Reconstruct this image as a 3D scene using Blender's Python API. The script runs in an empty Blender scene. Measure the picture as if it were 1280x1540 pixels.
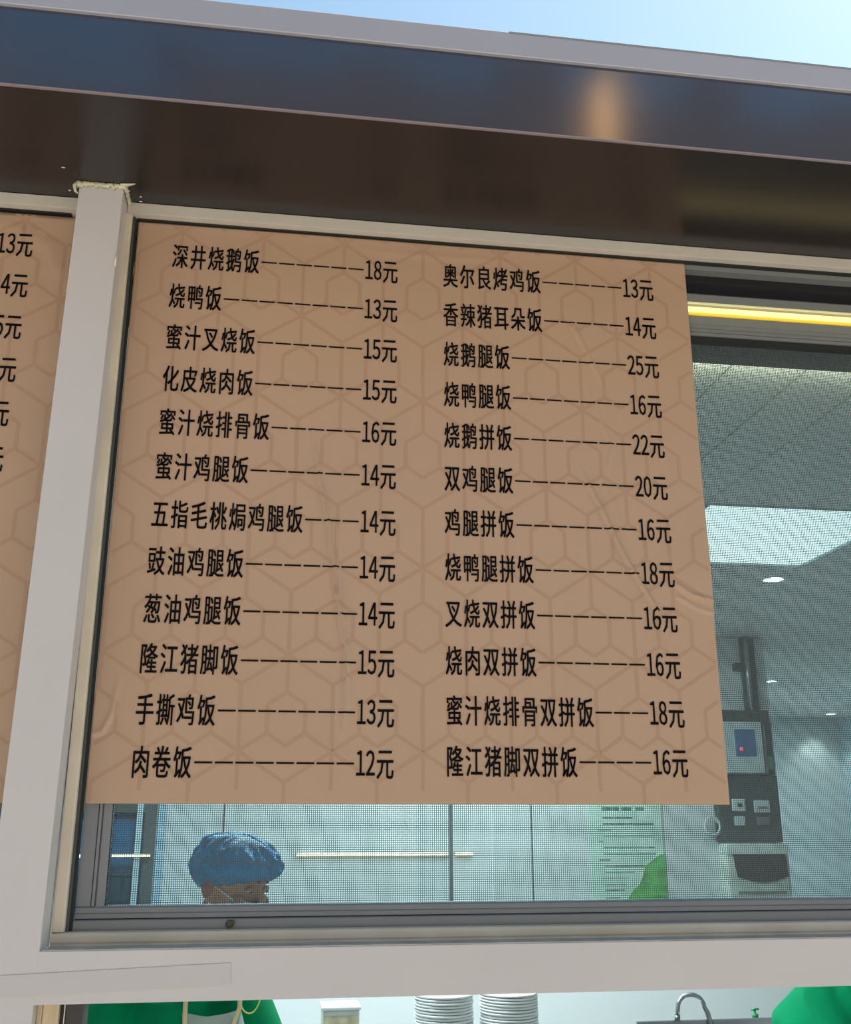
import bpy, bmesh, math, random
from mathutils import Vector, Matrix
from mathutils import noise as mnoise
random.seed(7)
S = bpy.context.scene
COL = S.collection
R = math.radians
# All heights below are written from the lower edge of the menu sheet (z = 0);
# everything is raised by LIFT at the end, so that the ground ends up at z = 0.
LIFT = 1.61
GROUND = -LIFT

# ------------------------------------------------------------------ camera
cam_d = bpy.data.cameras.new('camera'); cam = bpy.data.objects.new('camera', cam_d); COL.objects.link(cam)
S.camera = cam
cam_d.sensor_fit = 'HORIZONTAL'; cam_d.sensor_width = 36.0
cam_d.lens = 1535.07 / 1280 * 36.0
cam_d.clip_start = 0.05; cam_d.clip_end = 400
PITCH, YAW, ROLL = 0.295693, 0.141996, -0.000626
_f = Vector((math.sin(YAW)*math.cos(PITCH), math.cos(YAW)*math.cos(PITCH), math.sin(PITCH)))
_r = Vector((math.cos(YAW), -math.sin(YAW), 0)); _u = _r.cross(_f)
_r2 = _r*math.cos(ROLL) + _u*math.sin(ROLL); _u2 = -_r*math.sin(ROLL) + _u*math.cos(ROLL)
m = Matrix((_r2, _u2, -_f)).transposed().to_4x4(); m.translation = Vector((0.33157, -1.94457, -0.03304))
cam.matrix_world = m

# ------------------------------------------------------------------ sky, sun, exposure
S.view_settings.view_transform = 'Standard'; S.view_settings.look = 'None'
S.view_settings.gamma = 1.0; S.view_settings.use_curve_mapping = False
S.view_settings.exposure = 0.0
SUN_EL, SUN_AZ = R(58), R(68)            # sun stands high to the right, slightly behind the facade
w = bpy.data.worlds.new('sky'); S.world = w; w.use_nodes = True
nt = w.node_tree; nt.nodes.clear()
sky = nt.nodes.new('ShaderNodeTexSky'); sky.sky_type = 'NISHITA'
sky.sun_disc = False; sky.sun_elevation = SUN_EL; sky.sun_rotation = SUN_AZ
sky.air_density = 1.0; sky.dust_density = 0.7; sky.ozone_density = 1.4
bg = nt.nodes.new('ShaderNodeBackground'); bg.inputs[1].default_value = 0.245
haze = nt.nodes.new('ShaderNodeMix'); haze.data_type = 'RGBA'; haze.blend_type = 'MULTIPLY'; haze.inputs[0].default_value = 1.0
haze.inputs[7].default_value = (1.10, 1.15, 0.96, 1)
wo = nt.nodes.new('ShaderNodeOutputWorld')
nt.links.new(sky.outputs[0], haze.inputs[6]); nt.links.new(haze.outputs[2], bg.inputs[0]); nt.links.new(bg.outputs[0], wo.inputs[0])
sd = bpy.data.lights.new('sun', 'SUN'); sd.energy = 11.0; sd.angle = R(0.6); sd.color = (1.0, 0.93, 0.84)
sun = bpy.data.objects.new('sun', sd); COL.objects.link(sun)
sdir = Vector((math.sin(SUN_AZ)*math.cos(SUN_EL), math.cos(SUN_AZ)*math.cos(SUN_EL), math.sin(SUN_EL)))
sun.rotation_euler = sdir.to_track_quat('Z', 'Y').to_euler(); sun.location = (3, -4, 5)
def area(name, loc, rot, sx, sy, e, col=(1, 1, 1)):
    d = bpy.data.lights.new(name, 'AREA'); d.shape = 'RECTANGLE'; d.size = sx; d.size_y = sy
    d.energy = e; d.color = col
    o = bpy.data.objects.new(name, d); COL.objects.link(o); o.location = loc; o.rotation_euler = rot
    return o
# added unseen fill lamps under the ceiling, brightening the kitchen beyond the menu sheet
KL = (0.86, 1.0, 1.0)
area('kitchen_fill', (0.4, 1.9, 1.04), (0, 0, 0), 1.2, 0.6, 96, KL)
area('kitchen_fill', (1.5, 3.2, 1.04), (0, 0, 0), 1.2, 0.5, 56, KL)
area('kitchen_fill', (4.8, 6.5, 1.04), (0, 0, 0), 1.5, 1.5, 125, KL)

# added unseen lamp behind the yellow strip light, brightening the ceiling near the window
area('strip_fill', (1.3, 0.24, 1.02), (R(115), 0, 0), 2.6, 0.03, 3.5, (1.0, 0.88, 0.6))

# ------------------------------------------------------------------ materials
MATS = {}
def mat(name, col, rough=0.5, metal=0.0, spec=0.5, emit=None, es=0.0, noise=None, bump=None, ior=None, coat=0.0, aniso=None):
    """noise = (scale, amount, stretch xyz) small colour variation; bump = (scale, strength, stretch)."""
    if name in MATS: return MATS[name]
    M = bpy.data.materials.new(name); M.use_nodes = True; n = M.node_tree; b = n.nodes['Principled BSDF']
    b.inputs['Base Color'].default_value = (*col, 1); b.inputs['Roughness'].default_value = rough
    b.inputs['Metallic'].default_value = metal; b.inputs['Specular IOR Level'].default_value = spec
    if ior: b.inputs['IOR'].default_value = ior
    b.inputs['Coat Weight'].default_value = coat
    if emit: b.inputs['Emission Color'].default_value = (*emit, 1); b.inputs['Emission Strength'].default_value = es
    tc = None
    if noise or bump:
        tc = n.nodes.new('ShaderNodeTexCoord')
    def nz(sc, st):
        mp = n.nodes.new('ShaderNodeMapping'); mp.inputs['Scale'].default_value = st
        t = n.nodes.new('ShaderNodeTexNoise'); t.inputs['Scale'].default_value = sc; t.inputs['Detail'].default_value = 5
        n.links.new(tc.outputs['Object'], mp.inputs[0]); n.links.new(mp.outputs[0], t.inputs['Vector']); return t
    if noise:
        t = nz(noise[0], noise[2] if len(noise) > 2 else (1, 1, 1))
        r = n.nodes.new('ShaderNodeValToRGB'); a = noise[1]
        r.color_ramp.elements[0].position = 0.3; r.color_ramp.elements[1].position = 0.7
        r.color_ramp.elements[0].color = (*[c*(1-a) for c in col], 1); r.color_ramp.elements[1].color = (*[min(1, c*(1+a)) for c in col], 1)
        n.links.new(t.outputs['Fac'], r.inputs[0]); n.links.new(r.outputs[0], b.inputs['Base Color'])
    if bump:
        t = nz(bump[0], bump[2] if len(bump) > 2 else (1, 1, 1))
        bp = n.nodes.new('ShaderNodeBump'); bp.inputs['Strength'].default_value = bump[1]; bp.inputs['Distance'].default_value = 0.01
        n.links.new(t.outputs['Fac'], bp.inputs['Height']); n.links.new(bp.outputs[0], b.inputs['Normal'])
    MATS[name] = M; return M
def glassmat(name, tint=(0.9, 0.97, 0.97), ior=1.45, rough=0.0):
    M = bpy.data.materials.new(name); M.use_nodes = True; n = M.node_tree; n.nodes.clear()
    o = n.nodes.new('ShaderNodeOutputMaterial'); mx = n.nodes.new('ShaderNodeMixShader'); fr = n.nodes.new('ShaderNodeFresnel')
    fr.inputs[0].default_value = ior
    t = n.nodes.new('ShaderNodeBsdfTransparent'); t.inputs[0].default_value = (*tint, 1)
    g = n.nodes.new('ShaderNodeBsdfGlossy'); g.inputs['Roughness'].default_value = rough
    n.links.new(fr.outputs[0], mx.inputs[0]); n.links.new(t.outputs[0], mx.inputs[1]); n.links.new(g.outputs[0], mx.inputs[2])
    n.links.new(mx.outputs[0], o.inputs[0]); MATS[name] = M; return M

PAINT = mat('white_painted_steel', (0.60, 0.575, 0.575), 0.33, noise=(3, 0.03), bump=(5, 0.02))
CREAM = mat('cream_sealed_trim', (0.68, 0.60, 0.47), 0.55, noise=(9, 0.09, (1, 1, 1)), bump=(30, 0.12))
CAULK = mat('yellowed_caulk', (0.62, 0.60, 0.42), 0.6, noise=(40, 0.22), bump=(60, 0.4))
ALU = mat('grey_aluminium', (0.22, 0.24, 0.255), 0.42, metal=0.15, noise=(6, 0.05))
ALU2 = mat('green_grey_aluminium', (0.23, 0.25, 0.245), 0.42, metal=0.15)
RUBBER = mat('dark_rubber', (0.014, 0.016, 0.017), 0.5)
GASK = mat('green_grey_gasket', (0.055, 0.068, 0.064), 0.35)
DARK = mat('dark_tinted_panel', (0.012, 0.013, 0.017), 0.2)
HEADR = mat('dark_brown_header', (0.03, 0.027, 0.018), 0.7, noise=(60, 0.4))
SOFFIT = mat('dark_lacquered_aluminium', (0.017, 0.013, 0.015), 0.27, ior=1.6, noise=(1.5, 0.08))
FASCIA = mat('dark_blue_lacquer', (0.014, 0.017, 0.038), 0.12, ior=2.1, noise=(2, 0.1, (6, 1, 0.4)))
COPING = mat('pale_grey_coping', (0.40, 0.40, 0.46), 0.35, metal=0.1, noise=(2, 0.04))
FILM = mat('tan_printed_film', (0.50, 0.338, 0.228), 0.40, noise=(2.2, 0.025), bump=(1.6, 0.18, (1, 1, 1)))
HEXP = mat('tan_hexagon_print', (0.462, 0.292, 0.192), 0.40)
INK = mat('black_ink', (0.006, 0.004, 0.005), 0.8, spec=0.15)
WIRE = mat('dark_screen_wire', (0.085, 0.105, 0.108), 0.6)
CEIL = mat('pale_ceiling_board', (0.66, 0.67, 0.66), 0.5)
WALLP = mat('white_wall_panel', (0.66, 0.71, 0.73), 0.3)
WALLG = mat('pale_grey_wall', (0.50, 0.57, 0.59), 0.4)
FLOORM = mat('grey_tile_floor', (0.35, 0.35, 0.34), 0.5, noise=(3, 0.1))
PAVE = mat('pale_pavement', (0.40, 0.37, 0.33), 0.85, noise=(4, 0.15))
STEEL = mat('stainless_steel', (0.45, 0.47, 0.48), 0.25, metal=0.9)
WOOD = mat('pale_wood_grain', (0.68, 0.56, 0.38), 0.5, noise=(14, 0.18, (8, 1, 0.6)))
GREEN = mat('green_cotton', (0.0, 0.20, 0.082), 0.9, spec=0.1, noise=(6, 0.18), bump=(9, 0.35))
SKIN = mat('skin', (0.52, 0.27, 0.20), 0.5, noise=(12, 0.12))
EARS = mat('reddened_skin', (0.36, 0.11, 0.085), 0.5)
HAIRM = mat('black_hair', (0.012, 0.011, 0.011), 0.5, bump=(80, 0.5, (1, 1, 6)))
NETM = mat('blue_hair_net', (0.012, 0.27, 0.60), 0.6, noise=(16, 0.35, (1, 1, 1.6)), bump=(35, 0.5))
MASKM = mat('white_mask', (0.75, 0.78, 0.8), 0.7)
CREAMC = mat('cream_strap', (0.62, 0.55, 0.33), 0.7)
TROUS = mat('dark_trousers', (0.03, 0.03, 0.035), 0.8)
PLATE = mat('white_porcelain', (0.74, 0.78, 0.78), 0.2)
LEDM = mat('warm_led', (1, 0.9, 0.55), 0.4, emit=(1.0, 0.80, 0.26), es=0.95)
REFLM = mat('warm_reflection_glow', (1, 0.9, 0.7), 0.4, emit=(1.0, 0.80, 0.50), es=2.2)  # glow painting the warm reflected line at the back of the kitchen
PALEY = mat('cream_diffuser', (0.5, 0.5, 0.36), 0.4, emit=(0.9, 0.85, 0.45), es=0.35)
LAMP = mat('cool_white_lamp', (1, 1, 1), 0.4, emit=(0.93, 1.0, 1.0), es=6.0)
PANELM = mat('bright_ceiling_panel', (1, 1, 1), 0.4, emit=(0.76, 0.97, 1.0), es=1.7)
GLASS = glassmat('window_glass', (0.86, 0.96, 0.96))
CLEAR = bpy.data.materials.new('cloudy_film'); CLEAR.use_nodes = True
_n = CLEAR.node_tree; _n.nodes.clear(); _o = _n.nodes.new('ShaderNodeOutputMaterial'); _m = _n.nodes.new('ShaderNodeMixShader'); _m.inputs[0].default_value = 0.42
_t = _n.nodes.new('ShaderNodeBsdfTransparent'); _d = _n.nodes.new('ShaderNodeBsdfDiffuse'); _d.inputs[0].default_value = (.66, .72, .72, 1)
_n.links.new(_t.outputs[0], _m.inputs[1]); _n.links.new(_d.outputs[0], _m.inputs[2]); _n.links.new(_m.outputs[0], _o.inputs[0])

# ------------------------------------------------------------------ helpers
def link(name, me, m=None, parent=None):
    o = bpy.data.objects.new(name, me); COL.objects.link(o)
    if m is not None and me is not None and len(me.materials) == 0: me.materials.append(m)
    if parent: o.parent = parent
    return o
def tag(o, label=None, cat=None, group=None, kind=None):
    if label: o['label'] = label
    if cat: o['category'] = cat
    if group: o['group'] = group
    if kind: o['kind'] = kind
    return o
def empty(name, loc, label=None, cat=None, group=None, kind=None):
    o = bpy.data.objects.new(name, None); COL.objects.link(o); o.location = loc; o.empty_display_size = 0.05
    return tag(o, label, cat, group, kind)
class MB:
    """collects shapes, in world coordinates; build() makes one mesh, its origin at the parent's."""
    def __init__(s): s.v = []; s.f = []; s.sm = []
    def add(s, v, f, smooth=False):
        k = len(s.v); s.v += [tuple(p) for p in v]; s.f += [tuple(i+k for i in q) for q in f]; s.sm += [smooth]*len(f); return s
    def box(s, x0, x1, y0, y1, z0, z1):
        v = [(x, y, z) for x in (x0, x1) for y in (y0, y1) for z in (z0, z1)]
        return s.add(v, [(0, 1, 3, 2), (4, 6, 7, 5), (0, 4, 5, 1), (2, 3, 7, 6), (0, 2, 6, 4), (1, 5, 7, 3)])
    def extrude_x(s, prof, x0, x1):
        """prof: closed list of (y,z), run along x"""
        n = len(prof); v = [(x0, y, z) for y, z in prof] + [(x1, y, z) for y, z in prof]
        f = [(i, (i+1) % n, n+(i+1) % n, n+i) for i in range(n)] + [tuple(range(n-1, -1, -1)), tuple(range(n, 2*n))]
        return s.add(v, f)
    def tube(s, pts, r, n=10, closed=False, cap=True, smooth=True):
        pts = [Vector(p) for p in pts]; m_ = len(pts); v = []; f = []
        rr = r if isinstance(r, (list, tuple)) else [r]*m_
        ref = None
        for i, p in enumerate(pts):
            a = pts[(i-1) % m_] if (i > 0 or closed) else p; b = pts[(i+1) % m_] if (i < m_-1 or closed) else p
            t = (b-a).normalized()
            if ref is None: ref = Vector((0, 0, 1)) if abs(t.z) < 0.9 else Vector((1, 0, 0))
            u = t.cross(ref).normalized(); w_ = u.cross(t).normalized(); ref = w_
            rx, ry = rr[i] if isinstance(rr[i], (list, tuple)) else (rr[i], rr[i])
            for k in range(n):
                a_ = 2*math.pi*k/n; v.append(p + u*math.cos(a_)*rx + w_*math.sin(a_)*ry)
        L = m_ if closed else m_-1
        for i in range(L):
            j = (i+1) % m_
            for k in range(n): f.append((i*n+k, i*n+(k+1) % n, j*n+(k+1) % n, j*n+k))
        if cap and not closed: f += [tuple(range(n-1, -1, -1)), tuple(range((m_-1)*n, m_*n))]
        return s.add(v, f, smooth)
    def lathe(s, prof, c, n=32, smooth=True, sx=1, sy=1):
        """prof list of (r,z) bottom to top around vertical axis at c"""
        v = []; f = []
        for r_, z in prof:
            for k in range(n):
                a = 2*math.pi*k/n; v.append((c[0]+r_*math.cos(a)*sx, c[1]+r_*math.sin(a)*sy, c[2]+z))
        for i in range(len(prof)-1):
            for k in range(n): f.append((i*n+k, i*n+(k+1) % n, (i+1)*n+(k+1) % n, (i+1)*n+k))
        f += [tuple(range(n-1, -1, -1)), tuple(range((len(prof)-1)*n, len(prof)*n))]
        return s.add(v, f, smooth)
    def ell(s, c, r, M=None, nu=20, nv=12):
        v = []; f = []
        for i in range(nv+1):
            t = math.pi*i/nv
            for k in range(nu):
                a = 2*math.pi*k/nu; p = Vector((r[0]*math.sin(t)*math.cos(a), r[1]*math.sin(t)*math.sin(a), r[2]*math.cos(t)))
                if M: p = M @ p
                v.append(p+Vector(c))
        for i in range(nv):
            for k in range(nu): f.append((i*nu+k, (i+1)*nu+k, (i+1)*nu+(k+1) % nu, i*nu+(k+1) % nu))
        return s.add(v, f, True)
    def mesh(s, name, org=(0, 0, 0), bevel=0, merge=True):
        me = bpy.data.meshes.new(name); me.from_pydata([(x-org[0], y-org[1], z-org[2]) for x, y, z in s.v], [], s.f)
        me.polygons.foreach_set('use_smooth', s.sm)
        bm = bmesh.new(); bm.from_mesh(me)
        if merge: bmesh.ops.remove_doubles(bm, verts=bm.verts, dist=1e-6)
        if bevel:
            ed = [e for e in bm.edges if len(e.link_faces) == 2 and e.calc_face_angle() > 0.6]
            bmesh.ops.bevel(bm, geom=ed, offset=bevel, segments=2, affect='EDGES', profile=0.6)
        bmesh.ops.recalc_face_normals(bm, faces=bm.faces); bm.to_mesh(me); bm.free()
        return me
    def build(s, name, m=None, parent=None, bevel=0, org=None, merge=True):
        o = (0, 0, 0)
        pw = Vector((0, 0, 0)); p = parent
        while p: pw += p.location; p = p.parent
        if parent: o = tuple(pw)
        elif org: o = org
        ob = link(name, s.mesh(name, o, bevel, merge), m, parent)
        if not parent and org: ob.location = org
        return ob

# ------------------------------------------------------------------ setting
MB().box(-30, 30, -30, 0.0, GROUND-0.1, GROUND).build('ground', PAVE)['kind'] = 'structure'
MB().box(-2.4, 8.2, 0.0, 9.0, GROUND-0.1, GROUND).build('floor', FLOORM)['kind'] = 'structure'
CZ = 1.067
# ceiling of long boards running away from the window, opening for the bright panel
ceil = empty('ceiling', (0, 0.2, CZ), kind='structure')
PX0, PX1, PY0, PY1 = 1.835, 2.64, 1.383, 2.24
MB().box(-2.4, 8.2, 0.1, 9.0, CZ+0.03, CZ+0.10).build('slab', CEIL, ceil)
bw = 0.2; x = -2.37; i = 0
while x < 8.1:
    x1 = x+bw-0.006
    segs = [(0.23, 8.9)]
    if x1 > PX0 and x < PX1:
        segs = [(0.23, PY0), (PY1, 8.9)]
    for a, b in segs:
        MB().box(x, x1, a, b, CZ, CZ+0.03).build('board', CEIL, ceil, bevel=0.002)
    x += bw
# rim closing the odd widths beside the bright panel
MB().box(1.8285, PX0-0.0005, PY0, PY1, CZ, CZ+0.029).build('board', CEIL, ceil)
MB().box(PX1+0.0005, 2.824, PY0, PY1, CZ, CZ+0.029).build('board', CEIL, ceil)

wb = empty('wall_back', (1.0, 4.03, GROUND), kind='structure')
edges = [-2.4, -1.2, -0.285, 0.062, 1.3285, 1.566, 1.80, 3.32]
for a, b in zip(edges[:-1], edges[1:]):
    MB().box(a+0.004, b-0.004, 4.03, 4.06, GROUND+0.001, CZ-0.001).build('wall_panel', WALLP, wb, bevel=0.002)
MB().box(-2.4, 3.32, 4.06, 4.16, GROUND+0.001, CZ-0.001).build('joint_backing', mat('grey_joint', (0.12, 0.15, 0.15), 0.7), wb)
for xx in (1.3285,):
    MB().box(xx-0.009, xx+0.009, 4.018, 4.03, GROUND+0.001, CZ-0.001).build('joint_strip', mat('dark_grey_strip', (0.1, 0.12, 0.13), 0.5), wb)
for xx in (1.566,):
    MB().box(xx-0.008, xx+0.008, 4.02, 4.03, GROUND+0.001, CZ-0.001).build('joint_strip', mat('white_strip', (0.8, 0.83, 0.85), 0.4), wb)
MB().box(3.22, 3.32, 4.16, 8.7, GROUND+0.001, CZ-0.001).build('wall_passage', WALLG)['kind'] = 'structure'
MB().box(3.2, 8.2, 8.7, 8.8, GROUND+0.001, CZ-0.001).build('wall_rear', WALLG)['kind'] = 'structure'
MB().box(6.42, 6.52, 5.0, 8.7, GROUND+0.001, CZ-0.001).build('wall_right', mat('blue_grey_wall', (0.42, 0.55, 0.62), 0.35))['kind'] = 'structure'
MB().box(-2.5, -2.4, 0.05, 4.16, GROUND+0.001, CZ-0.001).build('wall_left', WALLP)['kind'] = 'structure'
MB().box(8.1, 8.2, 0.05, 8.7, GROUND+0.001, CZ-0.001).build('wall_far_right', WALLG)['kind'] = 'structure'
wf = empty('wall_front', (0, 0.1, GROUND), kind='structure')
MB().box(-2.5, 8.2, 0.0, 0.10, GROUND+0.001, -0.83).build('unseen_lower_wall', PAINT, wf)  # unseen wall part added below the hatch to stop light
MB().box(-2.5, 8.2, 0.0, 0.10, 1.21, 1.75).build('unseen_upper_wall', PAINT, wf)  # unseen wall part added above the canopy to keep sun out
MB().box(-2.5, -1.45, 0.0, 0.10, -0.83, 1.21).build('side_wall', PAINT, wf)
MB().box(2.12, 8.2, 0.0, 0.10, -0.83, 1.21).build('side_wall', PAINT, wf)
MB().box(-2.5, 8.2, 0.1, 9.0, 1.55, 1.75).build('shading_roof', mat('shading_sheet', (0.3, 0.3, 0.3), 0.7))['kind'] = 'structure'  # unseen cover added over the kitchen to keep sun out
MB().box(-1.45, 2.12, 0.055, 0.225, 1.045, 1.12).build('trim_1', HEADR)['kind'] = 'structure'

# building added out of view, shaped for its reflection in the lacquered fascia
ob = empty('building', (2, -11, GROUND), 'plain brown building added behind the viewer for its reflection in the fascia', 'building')
OBM = mat('dark_render', (0.22, 0.18, 0.17), 0.9)
MB().box(-14, -1.2, -16, -11, GROUND, 9.55).build('block', OBM, ob)
MB().box(-1.2, 18, -16, -11, GROUND, 10.2).build('block', OBM, ob)
for k in range(9):
    xx = -9.5+2.6*k+random.uniform(-.5, .5)
    MB().box(xx, xx+random.uniform(.5, 1.1), -11.3, -11.0, 9.55 if k < 3 else 10.2, 10.2+random.uniform(.2, .8)).build('streak_pier', OBM, ob)  # added slabs giving the fascia's reflection its vertical streaks
MB().box(4.62, 4.82, -10.98, -10.9, 9.2, 10.5).build('glint_panel', mat('warm_glint', (1, .7, .4), .5, emit=(1.0, 0.55, 0.22), es=8), ob)  # added glowing panel for the warm glint reflected in the fascia

# ------------------------------------------------------------------ canopy
SZ = 1.2055
cn = empty('canopy', (0.6, -0.36, SZ), 'dark lacquered canopy with pale grey top edge above the menus', 'canopy')
for a, b in ((-2.6, 8.2),):
    MB().box(a, b, -0.357, -0.001, SZ, SZ+0.004).build('soffit_panel', SOFFIT, cn)
# fascia: one folded sheet with a small rounded lower lip
fp = [(-0.357, SZ), (-0.3605, SZ+0.0005), (-0.3622, SZ+0.003), (-0.3622, 1.40), (-0.352, 1.40), (-0.352, SZ+0.004), (-0.357, SZ+0.004)]
MB().extrude_x(fp, -2.6, 8.2).build('fascia_panel', FASCIA, cn)
MB().extrude_x([(-0.3595, SZ-0.0012), (-0.3632, SZ+0.0002), (-0.3632, SZ+0.0028), (-0.3595, SZ-0.0002)], -2.6, 8.2).build('folded_edge_highlight', mat('edge_highlight', (0.42, 0.33, 0.33), 0.3, metal=0.6), cn)  # pale lip colour paints the highlight along the lower fold
MB().extrude_x([(-0.352, 1.372), (-0.3690, 1.372), (-0.3705, 1.3735), (-0.3705, 1.4245), (-0.3685, 1.427), (0.1, 1.46), (0.1, 1.45), (-0.352, 1.412)], -2.6, 8.2).build('coping', COPING, cn)
MB().extrude_x([(-0.3705, 1.4225), (-0.3714, 1.4225), (-0.3714, 1.4265), (-0.3680, 1.4272)], 0.72, 8.2).build('edge_strip', mat('grey_edge', (0.25, 0.26, 0.28), 0.5), cn)

# ------------------------------------------------------------------ post and beams
LEAN = 0.0095
def lx(x, z): return x + LEAN*z
pt = empty('post', (-0.08, -0.04, GROUND), 'white square steel post standing between the two menu sheets', 'post')
mb = MB(); v = []
for z in (GROUND, SZ-0.001):
    for X, Y in ((-0.1195, -0.085), (-0.0325, -0.085), (-0.0325, 0.0), (-0.1195, 0.0)): v.append((lx(X, z), Y, z))
mb.add(v, [(0, 1, 5, 4), (1, 2, 6, 5), (2, 3, 7, 6), (3, 0, 4, 7), (0, 3, 2, 1), (4, 5, 6, 7)])
mb.build('shaft', PAINT, pt, bevel=0.0022)
# ragged caulk collar where post meets soffit
mb = MB(); rim = []
xs = [lx(-0.1195, 1.2), lx(-0.0325, 1.2)]
n = 46; per = []
for k in range(n+1):
    per.append((xs[0]-0.004+(xs[1]-xs[0]+0.008)*k/n, -0.0855))
for k in range(1, 30): per.append((xs[1]+0.002, -0.0855+0.056*k/29))
v = []; 
for k, (X, Y) in enumerate(per):
    t = 0.006+0.004*mnoise.noise((k*0.35, 1, 0))+0.0025*mnoise.noise((k*1.1, 5, 0))
    d = 0.010+0.007*mnoise.noise((k*0.3, 9, 0)) + (0.004 if k < 6 else 0)
    out = (0, -1) if k <= n else (1, 0)
    v += [(X, Y, SZ-0.0005), (X+out[0]*t, Y+out[1]*t, SZ-0.001), (X+out[0]*t*.7, Y+out[1]*t*.7, SZ-d*.55), (X, Y, SZ-d)]
f = []
for k in range(len(per)-1):
    for j in range(4): f.append((4*k+j, 4*k+(j+1) % 4, 4*(k+1)+(j+1) % 4, 4*(k+1)+j))
f += [(0, 1, 2, 3), tuple(4*(len(per)-1)+j for j in (3, 2, 1, 0))]
mb.add(v, f, True)
# smear to the right of the post, and a curl hanging at its left corner
mb.tube([(xs[1]-0.004, -0.089, SZ-0.002), (xs[1]+0.010, -0.093, SZ-0.002), (xs[1]+0.024, -0.098, SZ-0.0015)], [(0.007, 0.0025), (0.0045, 0.002), (0.001, 0.0008)], 8)
mb.tube([(xs[0]-0.004, -0.088, SZ-0.002), (xs[0]-0.009, -0.088, SZ-0.010), (xs[0]-0.006, -0.087, SZ-0.022), (xs[0]-0.001, -0.086, SZ-0.027)], [0.003, 0.0035, 0.0028, 0.0008], 8)
mb.build('caulk_collar', CAULK, pt)
for (X, Y, L) in ((-0.131, -0.132, .004), (0.008, -0.052, .0025), (0.006, -0.035, .004), (-0.133, -0.055, .003), (-0.026, -0.145, 0.0)):
    if L: MB().ell((X, Y, SZ-0.0008), (L, 0.0018, 0.0011), nu=8, nv=5).build('caulk_fleck', mat('white_fleck', (.75, .75, .7), .6), pt)
MB().tube([(lx(-0.0325, 1.02), -0.0868, 1.02), (lx(-0.0325, 1.035), -0.0872, 1.035), (lx(-0.0325, 1.05), -0.0868, 1.05)], [0.001, 0.0022, 0.001], 6).build('paint_run', mat('glossy_paint', (.8, .79, .74), .12), pt)

PB0, PB1 = -0.0318, 2.0
def beam(x0, x1, label, cz=(-0.2319, -0.3115)):
    o = MB().box(x0, x1, -0.085, 0.02, cz[1], cz[0]).build('beam', PAINT, None, bevel=0.0018, org=((x0+x1)/2, -0.03, cz[1]))
    return tag(o, label, 'beam')
beam(-0.0385+0.0015, 2.0, 'white horizontal steel beam under the window of the large menu')
beam(-1.45, -0.1245, 'white horizontal steel beam left of the post under the cropped menu')
def topbeam(x0, x1, label):
    o = MB().box(x0, x1, -0.030, 0.045, 1.1794, SZ-0.0008).build('top_beam', mat('cream_painted_steel', (0.60, 0.56, 0.49), 0.4, noise=(5, 0.04)), None, bevel=0.001, org=((x0+x1)/2, 0, 1.1794))
    return tag(o, label, 'beam')
topbeam(-0.0205, 2.12, 'cream painted rail along the top of the large menu under the canopy')
topbeam(-1.45, -0.1085, 'cream painted rail along the top of the cropped menu left of the post')
# the tape stuck over post and beam
tv = [(-0.25, -0.0866, -0.2720), (0.2714, -0.0866, -0.2542), (0.2731, -0.0866, -0.2865), (-0.25, -0.0866, -0.3035)]
mb = MB(); mb.add(tv+[(a, -0.0852, c) for a, b, c in tv], [(0, 1, 2, 3), (7, 6, 5, 4), (0, 4, 5, 1), (1, 5, 6, 2), (2, 6, 7, 3), (3, 7, 4, 0)])
tag(mb.build('tape_strip', mat('white_tape', (0.565, 0.545, 0.545), 0.4, noise=(4, .03)), None, org=(0.0, -0.0852, -0.28)), 'long strip of white tape stuck across post and lower beam', 'tape')
# second post closing the bay to the right, outside the frame
tag(MB().box(2.0, 2.09, -0.085, 0.0, GROUND, SZ-0.001).build('post', PAINT, None, bevel=0.002, org=(2.045, -0.04, GROUND)), 'white square steel post at the right end of the window, beyond the frame', 'post')

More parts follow.
